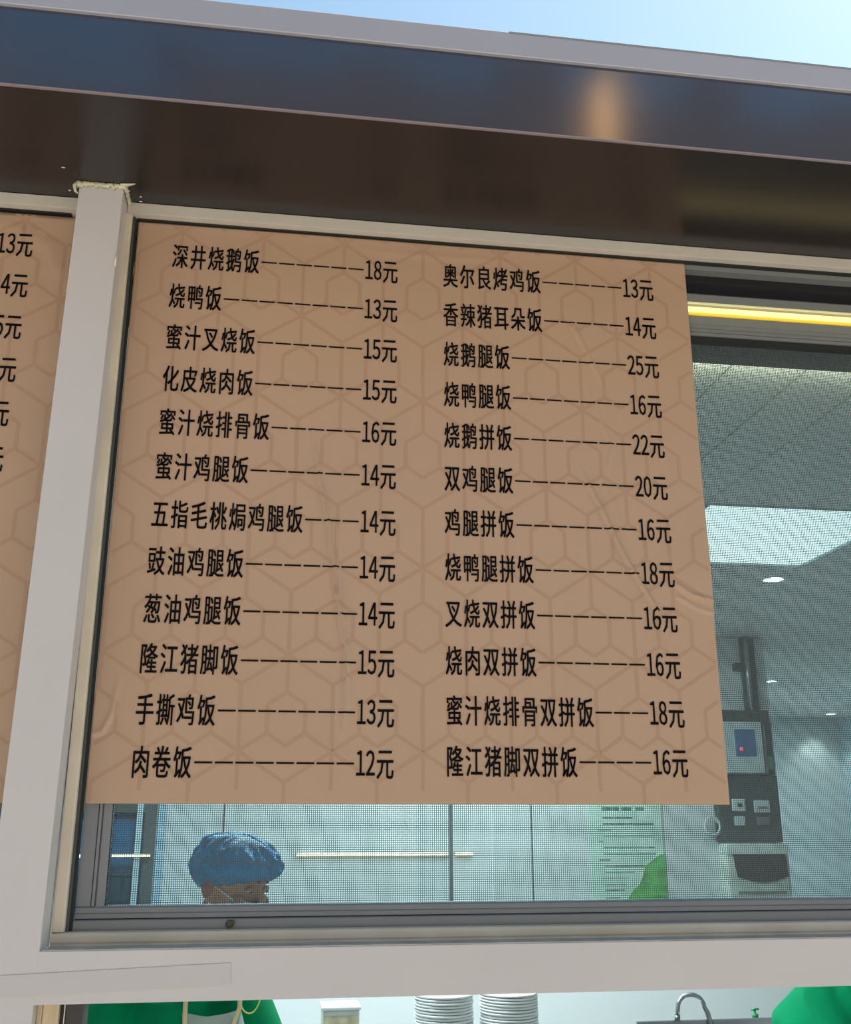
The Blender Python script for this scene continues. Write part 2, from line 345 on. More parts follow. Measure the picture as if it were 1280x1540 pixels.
# ------------------------------------------------------------------ windows
def window(name, x0, x1, left_jamb, full):
    W = empty(name, ((x0+x1)/2, 0.0, -0.2319), kind='structure')
    # cream trim round the opening
    tp = [(-0.030, -0.2318), (-0.030, -0.2275), (-0.0315, -0.2245), (-0.0305, -0.2155), (-0.027, -0.2105), (-0.022, -0.2092), (0.0, -0.2092), (0.0, -0.2318)]
    MB().extrude_x(tp, x0-0.03, x1).build('sill_trim', CREAM, W)
    MB().box(x0-0.03, x1, -0.084, -0.0301, -0.2317, -0.2303).build('sill_ledge', mat('grey_sill_dirt', (0.44, 0.43, 0.40), 0.6, noise=(18, .2)), W)
    if full:
        MB().box(x0-0.03, x0-0.0095, -0.030, 0.0, -0.2092, 1.1794).build('side_trim', CREAM, W, bevel=0.003)
        MB().box(x0-0.0095, x0-0.0045, -0.018, 0.0, -0.2090, 1.178).build('gasket', GASK, W)
        MB().box(x0-0.0045, x0-0.0008, -0.010, 0.0, -0.2088, 1.178).build('gasket', RUBBER, W)
    MB().box(x0-0.0008, x1, -0.012, 0.0, 1.1762, 1.1794).build('top_gasket', RUBBER, W)
    # grey sliding-frame stiles, stepped
    if full:
        mb = MB()
        for a, b, y in ((0.0, 0.0245, 0.004), (0.0245, 0.0265, 0.010), (0.0265, 0.031, 0.002), (0.031, 0.0335, 0.010), (0.0335, 0.0475, 0.006)):
            mb.box(x0+a, x0+b, y, 0.034, -0.1705, 0.989)
        mb.build('left_stile', ALU, W)
        MB().box(x0+0.0465, x0+0.0485, 0.012, 0.03, -0.1705, 0.989).build('screen_bead', RUBBER, W)
    sx = x0 if full else x0
    # bottom rail: two steps and a groove
    MB().extrude_x([(0.003, -0.1905), (0.003, -0.1735), (0.006, -0.1705), (0.034, -0.1705), (0.034, -0.1905)], sx, x1).build('bottom_rail', ALU, W)
    MB().extrude_x([(0.0022, -0.1826), (0.0022, -0.1815), (0.0034, -0.1811), (0.0034, -0.183)], sx, x1).build('bottom_rail_line', mat('rail_line', (.13, .14, .15), .5), W)
    MB().box(sx, x1, 0.006, 0.034, -0.1922, -0.1904).build('rail_groove', RUBBER, W)
    MB().extrude_x([(-0.006, -0.2092), (-0.006, -0.1935), (-0.003, -0.192), (0.034, -0.192), (0.034, -0.2092)], sx, x1).build('bottom_track', mat('light_grey_aluminium', (0.235, 0.245, 0.25), .42, metal=.15), W)
    # head: grey bead, dark panel, grey rail, light channel, ribbed rail, rubber line
    MB().box(sx, x1, 0.0, 0.03, 1.1650, 1.1762).build('head_bead', ALU2, W)
    MB().extrude_x([(0.020, 1.110), (0.020, 1.128), (0.024, 1.131), (0.024, 1.165), (0.05, 1.165), (0.05, 1.110)], sx, x1).build('head_panel', DARK, W)
    MB().extrude_x([(0.002, 1.0865), (0.002, 1.1035), (0.007, 1.1085), (0.034, 1.1085), (0.034, 1.0865)], sx, x1).build('head_rail', ALU2, W)
    MB().box(sx, x1, 0.002, 0.034, 1.030, 1.0505).build('head_rail', mat('grey_head_rail', (.25, .26, .235), .42, metal=.1), W)
    mb = MB()
    for a, b, y in ((1.0205, 1.0295, 0.002), (1.0165, 1.0205, 0.0045), (1.011, 1.0165, 0.002), (1.008, 1.011, 0.0045), (1.002, 1.008, 0.0015)):
        mb.box(sx, x1, y, 0.034, a, b)
    mb.build('ribbed_rail', ALU2, W)
    MB().box(sx, x1, 0.004, 0.03, 1.0292, 1.0305).build('head_groove', RUBBER, W)
    MB().box(sx, x1, 0.006, 0.034, 0.987, 1.002).build('head_rubber', RUBBER, W)
    # glass pane behind the screen, carried on both sides by the frame
    MB().box(x0+0.03 if full else x0, x1, 0.0345, 0.0385, -0.1905, 0.99).build('glass_pane', GLASS, W)
    # woven screen: every wire is real, one object
    mb = MB(); h = 0.00062; P = 0.0038
    xa = x0+0.047 if full else max(x0, -0.40); xb = min(x1, 1.995)
    k = 0
    while xa+k*P < xb:
        X = xa+k*P; dx = 0.0004*math.sin(k*0.7)
        mb.add([(X-h+dx, 0.0175, -0.1705), (X+h+dx, 0.0175, -0.1705), (X+dx, 0.0188, -0.1705), (X-h, 0.0175, 0.989), (X+h, 0.0175, 0.989), (X, 0.0188, 0.989)],
               [(0, 1, 4, 3), (1, 2, 5, 4), (2, 0, 3, 5)]); k += 1
    k = 0
    while -0.1705+k*P < 0.989:
        Z = -0.1705+k*P
        mb.add([(xa, 0.0172, Z-h), (xa, 0.0172, Z+h), (xa, 0.0185, Z), (xb, 0.0172, Z-h), (xb, 0.0172, Z+h), (xb, 0.0185, Z)],
               [(0, 1, 4, 3), (1, 2, 5, 4), (2, 0, 3, 5)]); k += 1
    s = mb.build('insect_screen', WIRE, W, merge=False); s['kind'] = 'stuff'
    return W
w1 = window('window_1', 0.0, 2.0, True, True)
w2 = window('window_2', -1.42, -0.135, False, False)
# lit channel in the head of the window
lt = empty('glow_strip', (1.0, 0.0, 1.0505), 'glowing yellow strip light along the top of the window', 'light')
MB().box(0.0, 2.0, 0.012, 0.034, 1.0505, 1.0865).build('channel', ALU2, lt)
MB().box(0.0, 2.0, 0.001, 0.012, 1.0810, 1.0840).build('upper_lip', PALEY, lt)
MB().box(0.0, 2.0, 0.006, 0.012, 1.0745, 1.0810).build('reflector', mat('dull_cream', (.33, .32, .2), .4, emit=(.8, .7, .3), es=.16), lt)
MB().extrude_x([(0.0, 1.0590), (0.0, 1.0700), (0.005, 1.0745), (0.012, 1.0745), (0.012, 1.0590)], 0.0, 2.0).build('diffuser', LEDM, lt)
MB().box(0.0, 2.0, 0.002, 0.012, 1.0535, 1.0590).build('lower_lip', mat('amber_edge', (.6, .45, .05), .4, emit=(.85, .52, .03), es=.75), lt)
# snail-like plug on the bottom track
tag(MB().ell((0.264, -0.0085, -0.2008), (0.0075, 0.004, 0.0068)).ell((0.2685, -0.0115, -0.1985), (0.0042, 0.003, 0.0042)).build('rubber_plug', mat('brown_rubber', (.085, .075, .045), .5, noise=(200, .4)), None, org=(0.264, -0.006, -0.207)),
    'small brown lump stuck on the lower rail of the window below the capped worker', 'plug')

# ------------------------------------------------------------------ menu sheets
def seg_d(px, pz, A, B):
    ax, az = A; bx, bz = B; dx, dz = bx-ax, bz-az; L = dx*dx+dz*dz
    t = max(0, min(1, ((px-ax)*dx+(pz-az)*dz)/L)); qx, qz = ax+t*dx, az+t*dz
    return math.hypot(px-qx, pz-qz), t, (px-qx)*dz-(pz-qz)*dx
CREASE = [([(0.374, 0.76), (0.391, 0.654), (0.420, 0.516), (0.433, 0.4225), (0.445, 0.344), (0.457, 0.274), (0.458, 0.18), (0.45, 0.12)], 0.0065, 0.0036),
          ([(0.433, 0.53), (0.436, 0.42), (0.447, 0.33)], 0.0024, 0.003),
          ([(0.925, 1.02), (0.965, 0.93), (1.0, 0.85)], 0.0024, 0.005),
          ([(0.955, 0.87), (0.985, 0.78), (1.005, 0.72), (0.99, 0.665)], 0.0020, 0.005),
          ([(0.932, 0.681), (0.971, 0.595), (1.021, 0.483), (1.078, 0.3815), (1.10, 0.31)], 0.0065, 0.0036),
          ([(0.975, 0.66), (1.0, 0.60), (1.03, 0.52)], 0.0022, 0.005),
          ([(1.118, 0.437), (1.13, 0.427), (1.155, 0.409), (1.20, 0.3985)], 0.0055, 0.0050),
          ([(1.122, 0.408), (1.13, 0.403), (1.165, 0.382), (1.20, 0.374)], 0.0034, 0.004),
          ([(-0.02, 0.115), (0.02, 0.125), (0.035, 0.16), (0.04, 0.22)], 0.003, 0.005),
          ([(0.45, 1.150), (0.62, 1.146), (0.80, 1.150)], 0.0012, 0.010)]
CBB = [(min(a for a, b in pl)-4*wd, max(a for a, b in pl)+4*wd, min(b for a, b in pl)-4*wd, max(b for a, b in pl)+4*wd) for pl, am, wd in CREASE]
def puff1(x, z):
    d = 0.0
    for (pl, amp, wd), bb in zip(CREASE, CBB):
        if not (bb[0] < x < bb[1] and bb[2] < z < bb[3]): continue
        best = 9; sg = 0; tt = 0
        for k in range(len(pl)-1):
            dd, t, s_ = seg_d(x, z, pl[k], pl[k+1])
            if dd < best: best = dd; sg = s_; tt = (k+t)/(len(pl)-1)
        if best < 4*wd:
            e = min(1, 4*min(tt, 1-tt)+0.12) if pl[-1][0] < 1.19 else min(1, 3*tt+.1)
            s1 = best/wd * (1 if sg > 0 else -1)
            d += amp*e*(math.exp(-s1*s1) - 0.25*math.exp(-(s1-1.6)**2))
    d += 0.0022*mnoise.noise((x*3.1, z*2.2, 3.0)) + 0.0012
    d += 0.006*math.exp(-((x-1.2)/0.10)**2-((z-0.47)/0.10)**2)
    return max(d, 0.0)
def puff2(x, z):
    d = 0.0
    for pl, amp, wd in [([(-0.36, 1.155), (-0.25, 1.145), (-0.17, 1.10), (-0.15, 1.05)], .003, .012), ([(-0.30, 1.10), (-0.22, 1.125), (-0.15, 1.16)], .002, .010)]:
        for k in range(len(pl)-1):
            dd, t, s_ = seg_d(x, z, pl[k], pl[k+1]); d = max(d, amp*math.exp(-(dd/wd)**2))
    return max(d+0.002*mnoise.noise((x*3.1, z*2.2, 13.0))+0.001, 0)
def sheet(x0, x1, z0, z1, puff, nx, nz, parent, y=-0.0035):
    v = []; f = []
    for j in range(nz+1):
        for i_ in range(nx+1):
            X = x0+(x1-x0)*i_/nx; Z = z0+(z1-z0)*j/nz
            v.append((X, y-puff(X, Z), Z))
    for j in range(nz):
        for i_ in range(nx):
            a = j*(nx+1)+i_; f.append((a, a+1, a+nx+2, a+nx+1))
    n0 = len(v); v += [(a, b+0.0006, c) for a, b, c in v]
    f += [tuple(k+n0 for k in q[::-1]) for q in f]
    rim = [i_ for i_ in range(nx+1)] + [j*(nx+1)+nx for j in range(1, nz+1)] + [nz*(nx+1)+i_ for i_ in range(nx-1, -1, -1)] + [j*(nx+1) for j in range(nz-1, 0, -1)]
    for a, b in zip(rim, rim[1:]+rim[:1]): f.append((a, a+n0, b+n0, b))
    mb = MB(); mb.add(v, f, True); return mb.build('film', FILM, parent, merge=False)
def hexprint(x0, x1, z0, z1, ax, puff, parent, y):
    PXp, RZ = 0.1705, 0.1777; wl = 0.0036
    segs = []
    H = [(0, -.39), (.205, -.52), (.205, -.815), (0, -.945), (-.205, -.815), (-.205, -.52)]
    r0 = -1; ks = range(-9, 10)
    for row in range(-1, 9):
        zc = 0.0929+RZ*row
        for k in ks:
            xc = ax+PXp*(k+(0.5 if row % 2 else 0))
            def T(u): return (xc+u[0]*PXp, zc+u[1]*RZ)
            segs.append((T((0, 0)), T((0, -.39))))
            for a, b in (zip(H, H[1:]+H[:1]) if row > 0 else ()): segs.append((T(a), T(b)))
            segs.append((T(H[2]), T((.5, -1)))); segs.append((T(H[4]), T((-.5, -1))))
            segs.append((T((0, 0)), T((.5, -.31)))); segs.append((T((0, 0)), T((-.5, -.31))))
            segs.append((T((.5, -.31)), T((.5, -1))))
    mb = MB(); lay = 0
    def inside(p): return x0+.001 < p[0] < x1-.001 and z0+.001 < p[1] < z1-.001
    for A, B in segs:
        # clip to the sheet
        L = math.hypot(B[0]-A[0], B[1]-A[1]); N = max(2, int(L/0.006))
        P_ = [(A[0]+(B[0]-A[0])*t/N, A[1]+(B[1]-A[1])*t/N) for t in range(N+1)]
        P_ = [p for p in P_ if inside(p) and x0+wl < p[0] < x1-wl]
        if len(P_) < 2: continue
        dx, dz = (B[0]-A[0])/L*wl, (B[1]-A[1])/L*wl
        v = []; lay += 1
        for p in P_:
            for s_ in (-1, 1):
                X, Z = p[0]-dz*s_, min(z1-.0008, max(z0+.0008, p[1]+dx*s_)); v.append((X, y-puff(X, Z)-0.00025-(lay % 9)*0.00002, Z))
        mb.add(v, [(2*k, 2*k+1, 2*k+3, 2*k+2) for k in range(len(P_)-1)], True)
    return mb.build('hexagon_pattern', HEXP, parent, merge=False)
GL = {}
def glyph(ch):
    if ch in GL: return GL[ch]
    c = bpy.data.curves.new('g', 'FONT'); c.body = ch; c.size = 1; c.resolution_u = 2
    o = bpy.data.objects.new('g', c); COL.objects.link(o); bpy.context.view_layer.update()
    me = bpy.data.meshes.new_from_object(o.evaluated_get(bpy.context.evaluated_depsgraph_get()))
    xs = [v.co.x for v in me.vertices]
    bm = bmesh.new(); bm.from_mesh(me); bmesh.ops.triangulate(bm, faces=bm.faces)
    for _ in range(3):
        le = [e for e in bm.edges if e.calc_length() > .22]
        if le: bmesh.ops.subdivide_edges(bm, edges=le, cuts=1); bmesh.ops.triangulate(bm, faces=[f for f in bm.faces if len(f.verts) > 3])
    bm.to_mesh(me); bm.free()
    P0 = [(v.co.x, v.co.y) for v in me.vertices]; F0 = [tuple(p.vertices) for p in me.polygons]; P1 = []; F1 = []
    for dx, dy in ((-.017, -.006), (.017, .006), (.017, -.006), (-.017, .006)):     # struck four times: a bolder face
        k = len(P1); P1 += [(a+dx, b+dy) for a, b in P0]; F1 += [tuple(q+k for q in f) for f in F0]
    r = (P1, F1, min(xs), max(xs))
    bpy.data.objects.remove(o); bpy.data.curves.remove(c); bpy.data.meshes.remove(me)
    GL[ch] = r; return r
EM = 0.03677
def line(xs, zc, name_, ndash, price, puff, parent, y, label, skip=0):
    mb = MB(); X = xs; sz = 0.0605
    def put(pts, fs):
        mb.add([(a, y-puff(a, b)-0.0014, b) for a, b in pts], fs)
    for ch in name_:
        p, f_, a, b = glyph(ch); off = (1-0.93*(b-a))/2-a*0.93 if False else 0.0
        put([(X+(u*0.91+0.035)*EM, zc+(v_-.377)*sz) for u, v_ in p], f_); X += EM
    for k in range(ndash):
        xa, xb = X+0.05*EM, X+0.925*EM; n_ = 8
        pts = []; 
        for q in range(n_+1): pts += [(xa+(xb-xa)*q/n_, zc-0.0017), (xa+(xb-xa)*q/n_, zc+0.0017)]
        put(pts, [(2*q, 2*q+2, 2*q+3, 2*q+1) for q in range(n_)]); X += EM
    for ch in price:
        dg = ch.isdigit(); p, f_, a, b = glyph(chr(0xFF10+int(ch)) if dg else ch)
        if dg:
            ww = 0.5*EM; c_ = (a+b)/2; k_ = 0.80
            put([(X+ww/2+(u-c_)*k_*EM, zc+(v_-.352)*sz*1.0) for u, v_ in p], f_); X += ww
        else:
            put([(X+(u*0.91+0.035)*EM, zc+(v_-.377)*sz) for u, v_ in p], f_); X += EM
    o = mb.build('text_line', INK, parent, merge=False); o['label'] = label
    return o
LEFT = [('深井烧鹅饭', 18), ('烧鸭饭', 13), ('蜜汁叉烧饭', 15), ('化皮烧肉饭', 15), ('蜜汁烧排骨饭', 16), ('蜜汁鸡腿饭', 14),
        ('五指毛桃焗鸡腿饭', 14), ('豉油鸡腿饭', 14), ('葱油鸡腿饭', 14), ('隆江猪脚饭', 15), ('手撕鸡饭', 13), ('肉卷饭', 12)]
RIGHT = [('奥尔良烤鸡饭', 13), ('香辣猪耳朵饭', 14), ('烧鹅腿饭', 25), ('烧鸭腿饭', 16), ('烧鹅拼饭', 22), ('双鸡腿饭', 20),
         ('鸡腿拼饭', 16), ('烧鸭腿拼饭', 18), ('叉烧双拼饭', 16), ('烧肉双拼饭', 16), ('蜜汁烧排骨双拼饭', 18), ('隆江猪脚双拼饭', 16)]
mn = empty('menu_sheet', (0.6, -0.004, 0.0), 'large tan printed menu sheet with two full columns of black Chinese dishes', 'menu')
YS = -0.0035
sheet(0.0006, 1.2, 0.0, 1.1755, puff1, 400, 392, mn, YS)
hexprint(0.0006, 1.2, 0.0, 1.1755, 0.6035, puff1, mn, YS)
LZ = [1.0998, 1.0075, 0.9143, 0.8220, 0.7285, 0.6355, 0.5380, 0.4445, 0.3520, 0.2585, 0.1652, 0.0720]
RZ_ = [1.1010, 1.0075, 0.9145, 0.8223, 0.7310, 0.6380, 0.5440, 0.4515, 0.3590, 0.2660, 0.1713, 0.0774]
for (nm, pr), z in zip(LEFT, LZ):
    line(0.0735, z, nm, 11-len(nm), '%d元' % pr, puff1, mn, YS, 'black printed line %s %d元 in the left column' % (nm, pr))
for (nm, pr), z in zip(RIGHT, RZ_):
    line(0.6458, z, nm, 11-len(nm), '%d元' % pr, puff1, mn, YS, 'black printed line %s %d元 in the right column' % (nm, pr))
mn2 = empty('menu_sheet', (-0.7, -0.004, 0.0), 'tan printed menu sheet left of the post, only its price ends in view', 'menu')
sheet(-1.3, -0.122, 0.0, 1.1735, puff2, 120, 120, mn2, YS)
hexprint(-1.3, -0.122, 0.0, 1.1735, -0.737, puff2, mn2, YS)
for k, (pr, z) in enumerate(zip((13, 14, 15, 15, 16, 14, 14), (1.1005, 1.008, 0.9150, 0.8225, 0.7295, 0.6355, 0.5430))):
    line(-0.2015-0.003*(k > 3)-0.002*(k > 1)-3*EM, z, '', 1, '%d元' % pr, puff2, mn2, YS, 'black price %d元, row cut by the picture edge' % pr)

# ------------------------------------------------------------------ kitchen beyond the window
pl = empty('ceiling_light', ((PX0+PX1)/2, (PY0+PY1)/2, CZ), 'large bright rectangular light panel in the kitchen ceiling', 'ceiling light')
MB().box(PX0+0.012, PX1-0.012, PY0+0.012, PY1-0.012, CZ+0.008, CZ+0.02).build('diffuser', PANELM, pl)
mb = MB()
for b_ in ((PX0, PX1, PY0, PY0+.012), (PX0, PX1, PY1-.012, PY1), (PX0, PX0+.012, PY0+.012, PY1-.012), (PX1-.012, PX1, PY0+.012, PY1-.012)):
    mb.box(*b_, CZ-0.004, CZ+0.02)
mb.build('frame', mat('grey_panel_frame', (.35, .42, .46), .4), pl)
for (X, Y, lb) in ((2.616, 2.466, 'round ceiling downlight nearest the bright rectangular panel'), (4.2775, 5.892, 'small round downlight farther back, left of the glowing wall'), (6.10, 8.25, 'farthest small downlight at the right edge above the glowing wall')):
    d = empty('downlight', (X, Y, CZ-0.006), lb, 'downlight', 'downlights in the kitchen ceiling')
    MB().lathe([(0.046, 0), (0.046, 0.005)], (X, Y, CZ-0.007), 24).build('lens', LAMP, d)
    MB().lathe([(0.047, 0), (0.054, 0.002), (0.056, 0.006)], (X, Y, CZ-0.006), 24).build('ring', mat('white_ring', (.7, .72, .72), .4), d)
ld = bpy.data.lights.new('downlight_beam', 'SPOT'); ld.energy = 26; ld.spot_size = R(95); ld.spot_blend = 0.7; ld.color = (1, .98, .9); ld.shadow_soft_size = 0.04
lo = bpy.data.objects.new('downlight_beam', ld); COL.objects.link(lo); lo.location = (6.10, 8.50, CZ-0.02)

# glowing strips standing in for the warm reflected line on refrigerator and wall
for a, b, lb in ((-0.90, -0.288, 'short glowing strip for the warm reflection across the blue glass refrigerator'), (0.462, 1.316, 'long glowing strip for the warm reflection on the white kitchen wall right of the capped worker'), (1.345, 1.455, 'stub of glowing strip for the warm reflection just right of the dark wall joint')):
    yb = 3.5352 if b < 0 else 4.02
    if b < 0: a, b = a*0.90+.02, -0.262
    k = empty('glow_strip', ((a+b)/2, yb, -0.20), lb, 'light')
    MB().box(a, b, yb-0.008, yb+0.0095, -0.1975 if b > 0 else -0.187, -0.1905 if b > 0 else -0.180).build('strip_back', STEEL, k)
    MB().box(a+.004, b-.004, yb-0.013, yb-0.008, -0.206 if b > 0 else -0.195, -0.190 if b > 0 else -0.180).build('diffuser', REFLM, k)  # glowing face standing in for the warm reflected line

# refrigerator at the far left
fr = empty('refrigerator', (-0.75, 3.8, GROUND), 'tall dark-framed refrigerator with blue glass door at far left of the kitchen', 'refrigerator')
FD = mat('dark_grey_appliance', (.07, .10, .11), .4)
mb = MB(); mb.box(-1.3, -0.25, 3.62, 4.02, GROUND, 0.6); mb.build('body', mat('blue_white_liner', (.25, .48, .66), .4), fr)
mb = MB(); mb.box(-0.305, -0.25, 3.56, 3.62, GROUND+.05, .6); mb.box(-1.3, -1.22, 3.56, 3.62, GROUND+.05, .6); mb.box(-1.22, -.305, 3.56, 3.62, 0.02, 0.6); mb.box(-1.22, -.305, 3.56, 3.62, GROUND+.05, GROUND+.2)
mb.build('door_frame', FD, fr)
MB().box(-1.22, -0.305, 3.585, 3.59, GROUND+.2, 0.02).build('door_glass', glassmat('blue_glass', (.55, .82, .92)), fr)
MB().box(-0.345, -0.318, 3.545, 3.56, -0.9, 0.4).build('door_handle', mat('pale_blue_metal', (.55, .78, .92), .3, metal=.3), fr)
for z in (-0.28, -0.60, -0.9): MB().box(-1.2, -0.33, 3.592, 3.618, z, z+.012).build('shelf_edge', STEEL, fr)
MB().box(-1.2, -0.33, 3.594, 3.617, -0.45, -0.292).build('shelf_goods', mat('teal_goods', (.12, .26, .26), .5, noise=(9, .6, (3, 1, .6))), fr)

# wall notice
nb = empty('poster', (2.367, 4.028, -0.55), 'pale green notice with printed lines and green leaf corner on kitchen wall', 'poster')
MB().box(2.140, 2.578, 4.022, 4.0295, -0.56, 0.10).build('sheet', mat('pale_green_paper', (.55, .74, .66), .5), nb)
PRN = mat('dark_green_print', (.07, .17, .15), .6)
mb = MB()
rows = [(.045, 2.22, 2.32, .018), (.045, 2.335, 2.40, .018), (.045, 2.42, 2.47, .018), (-.005, 2.22, 2.40, .006), (-.04, 2.22, 2.53, .006), (-.072, 2.19, 2.27, .006), (-.105, 2.22, 2.53, .006), (-.137, 2.19, 2.22, .006),
        (-.17, 2.22, 2.53, .006), (-.205, 2.22, 2.53, .006), (-.237, 2.19, 2.26, .006), (-.27, 2.22, 2.52, .006), (-.303, 2.22, 2.40, .006), (-.335, 2.20, 2.36, .006), (-.37, 2.22, 2.34, .006), (-.40, 2.22, 2.33, .006), (-.44, 2.22, 2.30, .006)]
for z, a, b, h_ in rows:
    X = a
    while X < b-0.004:
        ww = min(random.uniform(.008, .013), b-X); mb.box(X, X+ww*.8, 4.0205, 4.022, z-h_/2, z+h_/2); X += ww
s_ = mb.build('printed_lines', PRN, nb); s_['kind'] = 'stuff'
mb = MB(); pts = [(2.582, -.56), (2.582, -.20), (2.54, -.215), (2.49, -.25), (2.46, -.27), (2.44, -.33), (2.42, -.37), (2.38, -.40), (2.34, -.455), (2.30, -.50), (2.27, -.56)]
n = len(pts); mb.add([(a, 4.0195, b) for a, b in pts]+[(a, 4.0215, b) for a, b in pts], [tuple(range(n)), tuple(range(2*n-1, n-1, -1))]+[(i_, (i_+1) % n, n+(i_+1) % n, n+i_) for i_ in range(n)])
mb.build('leaf_print', mat('leaf_green', (.12, .42, .12), .5, noise=(9, .5, (1, 1, 2.2))), nb)

# electrical cluster on the wall by the passage
DK = mat('dark_teal_box', (.035, .06, .068), .5, noise=(20, .3))
cd = empty('conduit', (3.19, 4.0, 0.6), 'dark vertical conduit running from the kitchen ceiling to the meter box', 'conduit')
MB().box(3.150, 3.235, 3.99, 4.03, 0.617, 1.064).build('trunking', DK, cd, bevel=.004)
MB().tube([(3.170, 3.975, 0.617), (3.170, 3.975, 1.064)], 0.014, 10).build('pipe', STEEL, cd)
MB().box(3.10, 3.155, 3.985, 4.03, 0.86, 0.905).build('pipe_clip', mat('olive_box', (.05, .06, .04), .6), cd)
me_ = empty('meter_box', (3.1, 4.0, 0.25), 'pale meter box with blue window and red indicator light beside menu edge', 'meter box')
MB().box(2.93, 3.27, 3.96, 4.03, 0.545, 0.615).build('hood', DK, me_, bevel=.004)
MB().box(2.93, 3.205, 3.93, 4.03, 0.245, 0.545).build('case', mat('pale_grey_case', (.50, .60, .62), .4), me_, bevel=.008)
MB().box(3.03, 3.155, 3.925, 3.931, 0.345, 0.50).build('window', mat('blue_window', (.05, .16, .33), .15), me_, bevel=.002)
MB().ell((3.062, 3.922, 0.385), (.0125, .006, .0125)).build('indicator', mat('red_indicator', (.8, .05, .1), .4, emit=(1, .06, .16), es=1.3), me_)
MB().box(3.21, 3.285, 3.97, 4.03, 0.24, 0.545).build('side_trunking', DK, me_, bevel=.003)
MB().tube([(3.222, 3.955, .245), (3.222, 3.955, .545)], .010, 8).build('pipe', STEEL, me_)
MB().box(3.215, 3.27, 3.955, 3.968, 0.27, 0.345).build('green_tag', mat('green_tag', (.05, .22, .14), .5), me_)
sb = empty('switch_box', (3.1, 4.0, -0.14), 'dark wall box with pale sockets under the meter box', 'switch box')
MB().box(2.905, 3.285, 3.955, 4.03, -0.138, 0.235).build('case', DK, sb, bevel=.006)
for (a, b, c, d, mm) in ((2.985, 3.065, .03, .10, 'pale_grey_case'), (3.12, 3.215, .025, .095, 'pale_grey_case'), (2.99, 3.055, -.05, .005, 'pale_grey_case'), (3.13, 3.21, -.045, .0, 'dark_render')):
    MB().box(a, b, 3.942, 3.956, c, d).build('socket', MATS[mm] if mm == 'pale_grey_case' else mat('mauve_socket', (.16, .14, .17), .5), sb, bevel=.006)
MB().box(3.015, 3.04, 3.937, 3.943, .055, .075).build('plug', RUBBER, sb); MB().box(3.14, 3.20, 3.938, 3.943, .045, .06).build('plug', mat('mauve_plug', (.3, .15, .2), .5), sb)
hr = empty('cable_coil', (2.87, 3.99, -0.1), 'pale coiled cable hanging left of the dark switch box', 'cable')
for r_, c_ in ((.05, (2.868, 3.985, -.055)), (.038, (2.875, 3.97, -.062)), (.045, (2.86, 3.96, -.05))):
    MB().tube([(c_[0]+r_*math.cos(a*math.pi/10), c_[1], c_[2]+r_*1.1*math.sin(a*math.pi/10)) for a in range(20)], .007, 6, closed=True).build('loop', mat('pale_cable', (.6, .66, .66), .5), hr)
dp = empty('towel_dispenser', (3.08, 3.97, -0.47), 'pale paper towel dispenser with dark curved window below the switch box', 'dispenser')
DW = mat('cream_plastic', (.60, .66, .60), .35)
MB().box(2.905, 3.285, 3.90, 4.03, -0.205, -0.145).build('lid', mat('white_plastic', (.68, .76, .74), .35), dp, bevel=.01)
MB().box(2.91, 3.285, 3.91, 4.03, -0.50, -0.205).build('body', DW, dp, bevel=.012)
mb = MB(); N = 12; top = -.207; v = [(2.945, 3.903, top), (3.262, 3.903, top)] + [(3.272-(3.272-2.962)*k/N, 3.903, -.327-.032*math.sin(math.pi*k/N)) for k in range(N+1)]
n = len(v); mb.add(v+[(a, 3.912, c) for a, b, c in v], [tuple(range(n))]+[(i_, (i_+1) % n, n+(i_+1) % n, n+i_) for i_ in range(n)]); mb.build('viewing_window', mat('smoked_plastic', (.045, .045, .05), .3), dp)
MB().box(2.96, 3.25, 3.905, 3.915, -.42, -.405).build('paper_slot', mat('grey_slot', (.22, .23, .22), .5), dp)

# worktop, dishes
ct = MB().box(-1.3, 1.55, 1.45, 2.15, -0.86, -0.82).build('worktop', STEEL, None, bevel=.004, org=(0.1, 1.8, -.86))
tag(ct, 'stainless steel worktop carrying the plate stacks and food tubs', 'worktop')
for X in (-1.25, 1.5):
    for Y in (1.5, 2.1): MB().tube([(X, Y, GROUND), (X, Y, -0.86)], .02, 8).build('leg', STEEL, ct)
for o in ct.children:
    o.data.transform(Matrix.Translation((0, 0, 0)))
prof = [(0.055, 0), (0.058, .0018), (0.075, .003), (0.0975, .0072), (0.1012, .0090), (0.1020, .0125), (0.1006, .0150), (0.096, .0140), (0.072, .0058), (0.02, .0045)]
pm = None
for s_, (cx, cy, side) in enumerate(((0.9385, 1.86, 'left'), (1.166, 1.86, 'right'))):
    for k in range(23):
        X, Y = cx+random.uniform(-.0015, .0015), cy+random.uniform(-.0015, .0015)
        if pm is None:
            pm = MB().lathe(prof, (0, 0, 0), 40).mesh('plate'); pm.materials.append(PLATE)
        o = link('plate', pm); o.location = (X, Y, -0.8198+k*0.0096); o.rotation_euler = (0, 0, random.random())
        tag(o, 'white round plate in the %s of the two tall plate stacks' % side, 'plate', 'white plates in the %s stack' % side)
